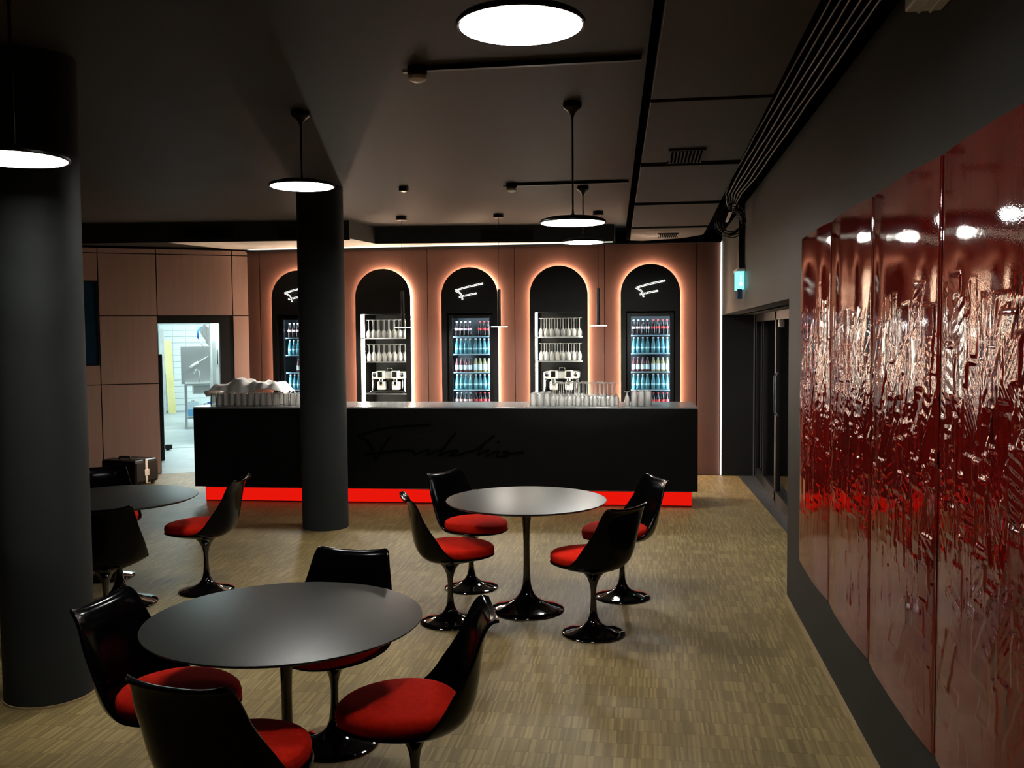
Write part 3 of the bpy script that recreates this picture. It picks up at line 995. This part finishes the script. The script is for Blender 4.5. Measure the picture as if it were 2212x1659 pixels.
pendant(-.58, 8.80, 2.660, 'farthest white disc pendant, close to the bar wall', 'lamp_bar')

# ================================================================== TABLES AND CHAIRS
def table(x, y, lab):
    t = thing('pedestal_table', lab, 'table', (x, y, 0), 0, 'round pedestal tables')
    R = .5236
    MB().lathe([(.06, .704), (.30, .704), (.495, .711), (.516, .720), (R, .7265), (R - .001, .7295), (R - .005, .73), (0, .73)], 96).build('tabletop', 'tabletop', t, smooth='auto')
    MB().lathe([(.243, 0), (.247, .004), (.238, .012), (.20, .022), (.155, .035), (.11, .053), (.075, .076), (.051, .104), (.036, .138), (.027, .18), (.0225, .24), (.0205, .34), (.0205, .45), (.024, .54), (.032, .62), (.045, .675), (.062, .704)], 56).build('pedestal', 'black_base', t, smooth=True)
TABLES = [(-1.366, 3.356, 'nearest round pedestal table with dark grey top'), (-.774, 6.0, 'round pedestal table with pale grey sheen in front of the bar'), (-3.54, 5.82, 'round pedestal table partly hidden behind the thick column')]
for a in TABLES:
    table(*a)

SP = [(.275, .434, .272, .434, .03), (.25, .427, .243, .438, .115), (.17, .414, .165, .441, .190), (.065, .403, .065, .446, .234), (-.05, .401, -.01, .455, .247),
      (-.13, .413, -.05, .478, .245), (-.18, .446, -.085, .516, .238), (-.208, .50, -.118, .566, .228), (-.222, .57, -.155, .622, .214), (-.232, .65, -.19, .684, .200),
      (-.242, .725, -.217, .750, .187), (-.256, .775, -.243, .796, .178), (-.275, .797, -.268, .815, .168), (-.297, .800, -.295, .812, .145)]
def chair_proto():
    t = thing('swivel_chair', 'x', 'chair')
    A_ = catmull(SP, 52)
    rows = []
    for (sy, sz, ey, ez, w) in A_:
        row = []
        for k in range(29):
            u = -1 + 2 * k / 28
            uu = math.copysign(abs(u) ** .85, u)
            f = abs(u) ** 2.3
            row.append((w * uu, sy + (ey - sy) * f, sz + (ez - sz) * f))
        rows.append(row)
    sh = MB().grid(rows).build('shell', 'black_gloss', t, smooth=True)
    m1 = sh.modifiers.new('thick', 'SOLIDIFY')
    m1.thickness = .011
    m1.offset = 1
    m2 = sh.modifiers.new('round', 'BEVEL')
    m2.width = .003
    m2.segments = 2
    m2.limit_method = 'ANGLE'
    m2.angle_limit = math.radians(60)
    # felt cushion
    pr = [(0, .434), (.6, .430), (.9, .433), (.985, .442), (1.0, .456), (1.0, .472), (.985, .485), (.94, .494), (.78, .501), (.4, .505), (0, .506)]
    vs = MB()
    n = 40
    V, Fc = [], []
    for r, z in pr:
        for k in range(n):
            a = 2 * PI * k / n
            sx_, cy_ = math.sin(a), math.cos(a)
            rx = .222
            ry = .252 if cy_ > 0 else .196
            # drop toward the front lip
            y = .030 + ry * r * cy_
            V.append((rx * r * sx_, y, z + (-.008 * max(0, y / .24) ** 2)))
    for i in range(len(pr) - 1):
        for k in range(n):
            a, b = i * n + k, i * n + (k + 1) % n
            Fc.append((a, a + n, b + n, b))
    vs.add(V, Fc).build('cushion', 'cushion', t, smooth=True)
    MB().lathe([(.190, 0), (.194, .004), (.186, .010), (.155, .018), (.115, .028), (.08, .041), (.054, .058), (.037, .080), (.027, .105), (.0215, .135), (.018, .18), (.0165, .235), (.0185, .275), (.026, .31), (.040, .343), (.060, .368), (.076, .384), (.077, .394)], 48).build('pedestal', 'black_base', t, smooth=True)
    MB().lathe([(.07, .392), (.078, .394), (.078, .400), (.06, .402)], 32).build('mounting_plate', 'black_metal', t, smooth='auto')
    MB().tube([(0, .22, .425), (0, .288, .428)], .003, 6).build('cushion_tab', 'rubber', t)
    return t
chair = chair_proto()
CH = [(-1.365, 3.90, -92, 'chair behind the nearest table, only its back rising above the top'),
      (-1.79, 3.235, -4, 'chair at the nearest table beside the thick column, inner back showing'),
      (-1.30, 2.745, 80, 'chair cut off by the bottom edge, back to us, nearest table'),
      (-.83, 3.225, 196, 'chair at the nearest table in side view, large lit red seat'),
      (-1.236, 6.486, -32, 'chair closest to the bar at the pale table, inner back showing'),
      (-1.219, 5.685, 22, 'chair in side view before the pale table, facing the grey wall'),
      (-.313, 5.56, 142, 'chair with its dark outer back to us at the pale table'),
      (-.162, 6.368, 206, 'chair behind the pale table on the grey wall side'),
      (-3.099, 6.193, 186, 'chair in side view between the two columns'),
      (-3.30, 5.27, 118, 'chair with outer back to us, half hidden by the thick column'),
      (-4.03, 6.473, -52, 'chair standing in front of the suitcase'),
      (-4.25, 5.75, 10, 'chair almost wholly hidden behind the thick column')]
for k, (x, y, ang, lab) in enumerate(CH):
    rz = math.radians(ang - 90)
    lab = 'black tulip ' + lab
    if k == 0:
        o = chair
        o.location, o.rotation_euler = (x, y, 0), (0, 0, rz)
    else:
        o = dup(chair, (x, y, 0), rz)
    tag(o, lab, 'chair', 'black tulip chairs with red cushions')

# ================================================================== RED ARTWORK
def art_panel(y0, y1, seed):
    rg = np.random.default_rng(seed)
    NU, NZ = 150, 330
    W, H = y1 - y0, 1.94
    U, Z = np.meshgrid(np.linspace(0, W, NU), np.linspace(0, H, NZ))
    h = np.zeros_like(U)
    # palette-knife strokes, laid one over another
    for k in range(250):
        kind = rg.random()
        zc = np.clip(rg.normal(1.0, .22), .10, 1.42) if kind < .86 else rg.uniform(.15, .95)
        uc = rg.uniform(0, W)
        amt = math.exp(-((zc - .95) / .42) ** 2)
        w = rg.uniform(.018, .070)
        l = rg.uniform(.025, .15) * (1 if kind < .86 else .8)
        tilt = rg.normal(0, .06) if rg.random() < .75 else rg.normal(.5, .3)
        du = (U - uc) + (Z - zc) * tilt
        dz = (Z - zc)
        wob = .003 * np.sin(dz * rg.uniform(30, 80) + rg.uniform(0, 6))
        a = np.abs(du + wob) / w
        b = np.abs(dz) / l
        m = np.clip((1 - a) * w / .007, 0, 1) * np.clip((1 - b) * l / .010, 0, 1)
        ridge = np.exp(-((a - .9) * w / .004) ** 2) * (b < 1.05) + np.exp(-((b - .97) * l / .006) ** 2) * (a < 1.0)
        plate = rg.uniform(-.0015, .0045) * (.25 + amt)
        chat = .0009 * amt * np.sin((dz + du * rg.uniform(-1.5, 1.5)) * rg.uniform(120, 260)) * (rg.random() < .5)
        slope = rg.normal(0, .030) * du + rg.normal(0, .015) * dz
        h = h * (1 - m * .85) + m * (plate + slope + chat) + ridge * rg.uniform(.0004, .0026) * (.2 + amt)
    # soft waviness of the poured lacquer, stronger across than along
    wv = np.zeros_like(U)
    for k in range(5):
        wv += rg.uniform(.0003, .0008) * np.sin(U * rg.uniform(7, 20) + rg.uniform(0, 6) + .5 * np.sin(Z * rg.uniform(1, 3)))
    wv += .0007 * np.sin(Z * 5 + rg.uniform(0, 6)) 
    bow = .014 * (1 - ((U - W / 2) / (W / 2)) ** 2)
    edge = .004 * np.exp(-(np.minimum(U, W - U) / .012) ** 2)
    fine = rg.normal(0, 1, U.shape)
    for _ in range(2):
        fine = (fine + np.roll(fine, 1, 0) + np.roll(fine, -1, 0) + np.roll(fine, 1, 1) + np.roll(fine, -1, 1)) / 5
    zone = np.exp(-((Z - .92) / .30) ** 2)
    h = h * .72 + fine * .0005 * zone
    X = WALLX - .022 - bow - wv - h + edge
    mb = MB()
    pts = [[(float(X[j, i]), float(y0 + U[j, i]), float(.42 + Z[j, i])) for i in range(NU)] for j in range(NZ)]
    mb.grid(pts)
    return mb
PY = [5.84, 4.925, 4.045, 3.14, 2.22]
ART_LAB = ['glossy red lacquer relief panel, first of the row, nearest the bar', 'glossy red lacquer relief panel, second from the bar end', 'glossy red lacquer relief panel, third from the bar end', 'glossy red lacquer relief panel cut by the picture edge, largest in view']
for k in range(4):
    y1_, y0_ = PY[k] - .005, PY[k + 1] + .005
    t = thing('lacquer_panel', ART_LAB[k], 'artwork', (0, 0, 0), 0, 'red lacquer relief panels')
    art_panel(y0_, y1_, 20 + k).build('relief_surface', 'art', t, smooth=True)
    MB().box(WALLX - .02, WALLX - .002, y0_ + .004, y1_ - .004, .425, 2.355).build('backing_board', 'art', t)

# ================================================================== CEILING FITTINGS
cab_lab = ['innermost, next to the ceiling panels', 'second from the ceiling panels', 'third from the ceiling panels', 'fourth from the ceiling panels', 'fifth from the ceiling panels', 'outermost, next to the grey side wall']
for k in range(6):
    x = .655 + k * .036
    pts = [(x, -2.5 + 0.4 * j, 3.0 - .012 * abs(math.sin(j * .9 + k))) for j in range(26)]
    pts += [(x - .01 * (k - 2), 8.2, 2.985), (.80 + .006 * k, 9.2, 2.985), (.84 + .004 * k, 10.2, 2.98)]
    o = MB().tube(pts, .0042, 6).build('ceiling_cable', 'cable', smooth=True)
    tag(o, 'thin grey cable along the ceiling, ' + cab_lab[k], 'cable', 'parallel cables along the ceiling')
tr = MB().box(.63, .90, 8.2, 8.26, 3.005, 3.05)
tag(tr.build('cable_hanger', 'void'), 'black bracket carrying the cables just before the cable coil', 'bracket')
# coiled cable
pts = []
rc = random.Random(3)
for k in range(7 * 24):
    a = 2 * PI * k / 24
    lp = k // 24
    r = .108 + .020 * math.sin(lp * 2.1 + 1) + .008 * math.sin(a * 2 + lp)
    pts.append((.762 + .020 * math.sin(lp * 1.7) + r * math.cos(a), 8.75 + .012 * lp - .04, 2.815 + .022 * math.cos(lp * 2.3) + r * 1.08 * math.sin(a)))
coil = thing('cable_coil', 'loop of black cable hanging from the ceiling by the grey wall', 'cable', (0, 0, 0))
MB().tube(pts, .005, 6).build('coil', 'rubber', coil, True)
MB().tube([(.765, 8.75, 2.99), (.768, 8.75, 2.96), (.765, 8.76, 2.90)], .012, 6).build('strap', 'rubber', coil, True)
MB().tube([(.70, 8.4, 3.0), (.72, 8.6, 2.96), (.75, 8.74, 2.93)], .01, 6).build('tail', 'rubber', coil, True)

# escape-route sign on a black conduit
ex = thing('exit_sign', 'glowing blue-green escape sign below a black conduit on the side wall', 'sign', (WALLX, 9.4, 0))
MB().box(-.055, -.002, -.06, .06, 2.42, 3.05).build('conduit', 'black_metal', ex)
MB().box(-.085, -.002, -.16, .16, 2.395, 2.42).build('holder', 'machine_white', ex, bevel=.004)
MB().box(-.075, -.012, -.15, .15, 2.225, 2.395).build('lit_panel', 'led_exit', ex)
mk = MB()
mk.box(-.060, -.028, -.153, -.150, 2.26, 2.27).box(-.048, -.040, -.153, -.150, 2.27, 2.36)
mk.add([(-.062, -.1525, 2.285), (-.026, -.1525, 2.285), (-.044, -.1525, 2.25)], [(0, 1, 2)])
mk.build('pictogram', 'led_exit_white', ex)
MB().box(-.075, -.03, -.15, -.1, 2.13, 2.225).build('lower_cap', mat('dark_blue_plastic', (.02, .05, .12), .3), ex)

# smoke detectors with conduit
for x, y, x1, lab in ((-1.158, 4.745, -.02, 'white smoke detector at the end of the nearer black conduit'), (-1.21, 8.50, -.15, 'white smoke detector at the end of the farther black conduit')):
    t = thing('smoke_detector', lab, 'smoke detector', (x, y, CEIL), 0, 'ceiling smoke detectors')
    MB().lathe([(.042, -.045), (.05, -.04), (.05, 0)], 28).build('socket', 'grey_wall', t, smooth='auto')
    MB().lathe([(0, -.078), (.03, -.076), (.046, -.066), (.047, -.052), (.04, -.045)], 28).build('head', 'white', t, smooth='auto')
    MB().box(.05, x1 - x, -.014, .014, -.026, -.001).build('conduit', 'rubber', t)
    MB().box(-.075, -.05, -.012, .012, -.03, -.012).build('end_clip', 'white', t)
b_ = MB().box(-.037, .037, -.037, .037, -.042, -.002).build('ceiling_spot', 'black_metal', bevel=.004)
b_.location = (-2.22, 8.5, CEIL)
MB().lathe([(.025, -.046), (.025, -.042)], 20).build('lens', 'screen', b_)
tag(b_, 'small black box fitting on the ceiling beyond the slim column', 'ceiling fitting')

# white housing high on the side wall, cut by the frame
hb = thing('wall_housing', 'pale grey housing high on the side wall, cut by the top edge', 'housing', (WALLX, 2.7, 2.84))
MB().box(-.115, -.002, -.6, .55, 0, .13).build('case', 'white', hb, bevel=.006)
MB().box(-.075, -.068, -.6, .552, -.004, .001).build('seam_rib', 'white', hb)
MB().box(-.04, -.033, -.6, .552, -.004, .001).build('seam_rib', 'white', hb)

# ================================================================== THINGS IN THE SIDE RECESS, BEHIND GLASS
cab = thing('display_cabinet', 'lit steel shelf unit behind the glazed doors', 'shelf unit', (1.60, 10.5, 0))
for y in (-.75, .75):
    MB().box(-.15, .3, y, y + .03, 0.004, 1.85).build('upright', 'black_metal', cab)
for z in (.35, .78, 1.10, 1.40, 1.68):
    MB().box(-.13, .28, -.72, .75, z - .02, z).build('shelf', 'steel', cab)
MB().box(.28, .30, -.72, .75, .1, 1.85).build('back_panel', 'black_metal', cab)
for y in (-.82, .70):
    MB().box(-.172, -.157, y, y + .015, .4, 1.8).build('cabinet_light', 'led_cabinet', cab)
for lab, y, z, w, hh, m_ in (('white carton with red print on a shelf behind the glazed doors', 10.42, 1.10, .85, .2, 'paper_white'),
                            ('dark chrome box on the upper shelf behind the glazed doors', 10.42, 1.40, .8, .10, 'chrome'),
                            ('steel box on the top shelf behind the glazed doors', 10.42, 1.68, .8, .07, 'steel'),
                            ('steel tray on the low shelf behind the glazed doors', 10.42, .78, .85, .08, 'steel')):
    o = MB().box(-.05, .15, -w / 2, w / 2, .001, hh).build('storage_box', m_, bevel=.012)
    o.location = (1.55, y, z)
    tag(o, lab, 'box')
    if m_ == 'paper_white':
        MB().box(-.052, -.05, -w / 2 + .25, w / 2 - .05, .03, .08).build('red_print', 'paper_red', o)
        MB().box(-.052, -.05, .1, w / 2 - .05, .1, .15).build('red_print', 'paper_red', o)

# ================================================================== SUITCASE
su = thing('suitcase', 'black hard-shell suitcase with a silver strap standing before the copper wall', 'suitcase', (-6.30, 10.66, 0), math.radians(-14))
MB().box(-.27, .27, -.20, .20, .03, .32).build('shell', 'case', su, bevel=.035)
for x in (-.2, -.1, 0, .1, .2):
    MB().box(x - .012, x + .012, -.206, -.198, .07, .28).build('rib', 'case', su, bevel=.003)
MB().box(-.274, .274, -.03, .01, .026, .324).build('strap', 'steel', su, bevel=.004)
MB().box(.268, .28, -.05, .03, .12, .20).build('lock', 'steel', su, bevel=.004)
MB().tube([(-.09, -.08, .315), (-.08, -.08, .345), (.08, -.08, .345), (.09, -.08, .315)], .012).build('handle', 'rubber', su, True)
for x in (-.22, .22):
    for y in (-.14, .14):
        MB().lathe([(.024, 0), (.024, .03)], 14, (x, y, 0)).build('wheel', 'rubber', su)

# ================================================================== KITCHEN THINGS
def kthing(name, label, cat, s, t, z=0, group=None):
    # local x runs along the angled wall, local y points to the room side
    return thing(name, label, cat, L(s, t, z), LROT, group)
# local frame: +x = +s, +y = -t (rotation of LD gives y = LD rotated +90deg)
sk = kthing('sink_table', 'steel sink table with splashback seen through the doorway', 'sink', .46, 6.2)
sg_ = 1 if Vector((-LD.y, LD.x, 0)).dot(LN) > 0 else -1      # +1 when local +y points away from us
def ky(a, b):
    return (a, b) if sg_ > 0 else (-b, -a)
def kbox(mb, x0, x1, t0, t1, z0, z1):
    y0, y1 = ky(t0, t1)
    return mb.box(x0, x1, y0, y1, z0, z1)
kbox(MB(), -.42, .24, 0, .62, .86, .90).build('worktop', 'steel', sk, bevel=.006)
kbox(MB(), -.42, .30, .62, .65, .86, 1.62).build('splashback', 'steel', sk)
kbox(MB(), -.30, .10, .1, .5, .68, .86).build('basin', 'steel', sk, bevel=.02)
for x in (-.40, .21):
    for t0 in (.02, .56):
        kbox(MB(), x, x + .035, t0, t0 + .035, 0, .86).build('leg', 'steel', sk)
kbox(MB(), -.40, .22, .04, .58, .20, .225).build('lower_shelf', 'steel', sk)
tp = [(-.1, 0), (-.1, .1), (-.04, .12), (.02, .09)]
MB().tube([(-.05, ky(.55, .55)[0], .90), (-.05, ky(.5, .5)[0], 1.12), (.02, ky(.42, .42)[0], 1.16), (.06, ky(.4, .4)[0], 1.08)], .012).build('tap', 'chrome', sk, True)
for lab, x, m_, h in (('translucent canister of blue fluid on the sink table shelf', .10, 'canister', .30), ('grey canister with blue lid on the sink table shelf', -.20, 'grey_board', .26)):
    c_ = kthing('canister', lab, 'canister', .46 + x, 6.4, .225)
    kbox(MB(), -.10, .10, -.08, .08, 0, h).build('body', m_, c_, bevel=.02)
    kbox(MB(), -.102, .102, -.082, .082, .01, .17).build('fluid_level', 'canister_blue' if m_ == 'canister' else 'grey_board', c_, bevel=.02)
    MB().lathe([(.03, 0), (.03, .03)], 14, (0, 0, h)).build('lid', 'white' if m_ == 'canister' else 'blue', c_)
sq = kthing('squeegee', 'long steel squeegee leaning across the splashback', 'squeegee', .43, 6.6, 1.22)
MB().tube([(.17, 0, -.02), (-.19, 0, .20)], .012).build('pole', 'steel', sq, True)
MB().tube([(.17, 0, -.02), (0, 0, .085)], .026, 8).build('sleeve', 'machine_white', sq, True)
hs = kthing('spray_hose', 'blue spray hose curving down above the sink', 'hose', .38, 6.5, 1.4)
MB().tube([(-.05, 0, .62), (.0, 0, .60), (.045, 0, .52), (.05, 0, .38)], .02).build('hose', 'blue', hs, True)
MB().tube([(.05, 0, .38), (-.02, 0, .25), (-.15, 0, .05)], .008).build('steel_rod', 'steel', hs, True)
hc = kthing('hanging_cloth', 'pinkish white rag hanging by the kitchen cupboard door', 'cloth', .29, 5.6, 1.66)
rows = []
for j in range(14):
    row = []
    for i in range(16):
        u, v = i / 15, j / 13
        w = .055 + .05 * math.sin(PI * min(1, v * 1.2))
        row.append((-w + 2 * w * u + .02 * math.sin(v * 5), .03 * math.sin(u * 18 + v * 4), .36 - .36 * v - .03 * math.sin(u * 5)))
    rows.append(row)
MB().grid(rows).build('rag', 'cloth', hc, smooth=True)
wd = kthing('cupboard_door', 'tall white cupboard door standing open in the kitchen', 'cupboard', .20, 3.1)
kbox(MB(), -.07, .145, -.02, .4, .02, 2.06).build('cupboard_body', 'machine_white', wd, bevel=.006)
for x0 in (-.04, .065):
    kbox(MB(), x0, x0 + .05, -.03, -.018, .85, 1.75).build('door_panel', 'grey_board', wd, bevel=.004)
kbox(MB(), .03, .045, -.045, -.018, 1.35, 1.6).build('handle', 'chrome', wd, bevel=.003)
for lab, nm, s, w, m_, z1, th, zt in (('yellow board leaning on the white tiles', 'leaning_board', .93, .17, 'yellow', 1.75, .05, .10), ('grey plastic-wrapped board leaning beside the yellow board', 'leaning_board', 1.125, .12, 'grey_board', 2.02, .06, .06)):
    bd = kthing(nm, lab, 'board', s, 10.45, 0, 'boards leaning in the kitchen')
    o = kbox(MB(), -w / 2, w / 2, 0, th, 0, z1).build('board', m_, bd, bevel=.006)
    o.rotation_euler = (-.12 * sg_, .045 if m_ == 'yellow' else 0, 0)
    o2 = kbox(MB(), -w / 2 + .02, -w / 2 + .04, -.006, 0, .1, z1 - .1).build('edge_batten', m_, o)
    for zz in (.4, .9, 1.3):
        kbox(MB(), w / 2 - .012, w / 2 + .004, -.004, th * .6, zz, zz + .06).build('clip', 'grey_board', o)
bc = kthing('equipment_cabinet', 'narrow black cabinet edge just inside the service doorway', 'cabinet', 1.30, 1.42)
kbox(MB(), -.21, .21, 0, .3, 0.002, 1.56).build('body', 'black_board', bc, bevel=.006)
kbox(MB(), -.2, .2, -.012, 0, .05, 1.5).build('door', 'black_board', bc, bevel=.004)
ft = kthing('floor_stopper', 'small black wheeled foot on the kitchen floor by the cabinet', 'caster', 1.03, 2.75)
kbox(MB(), -.05, .06, -.04, .05, .02, .09).build('housing', 'black_metal', ft, bevel=.01)
MB().lathe([(.03, 0), (.03, .02)], 14, (0.02, 0, 0)).build('wheel', 'rubber', ft)
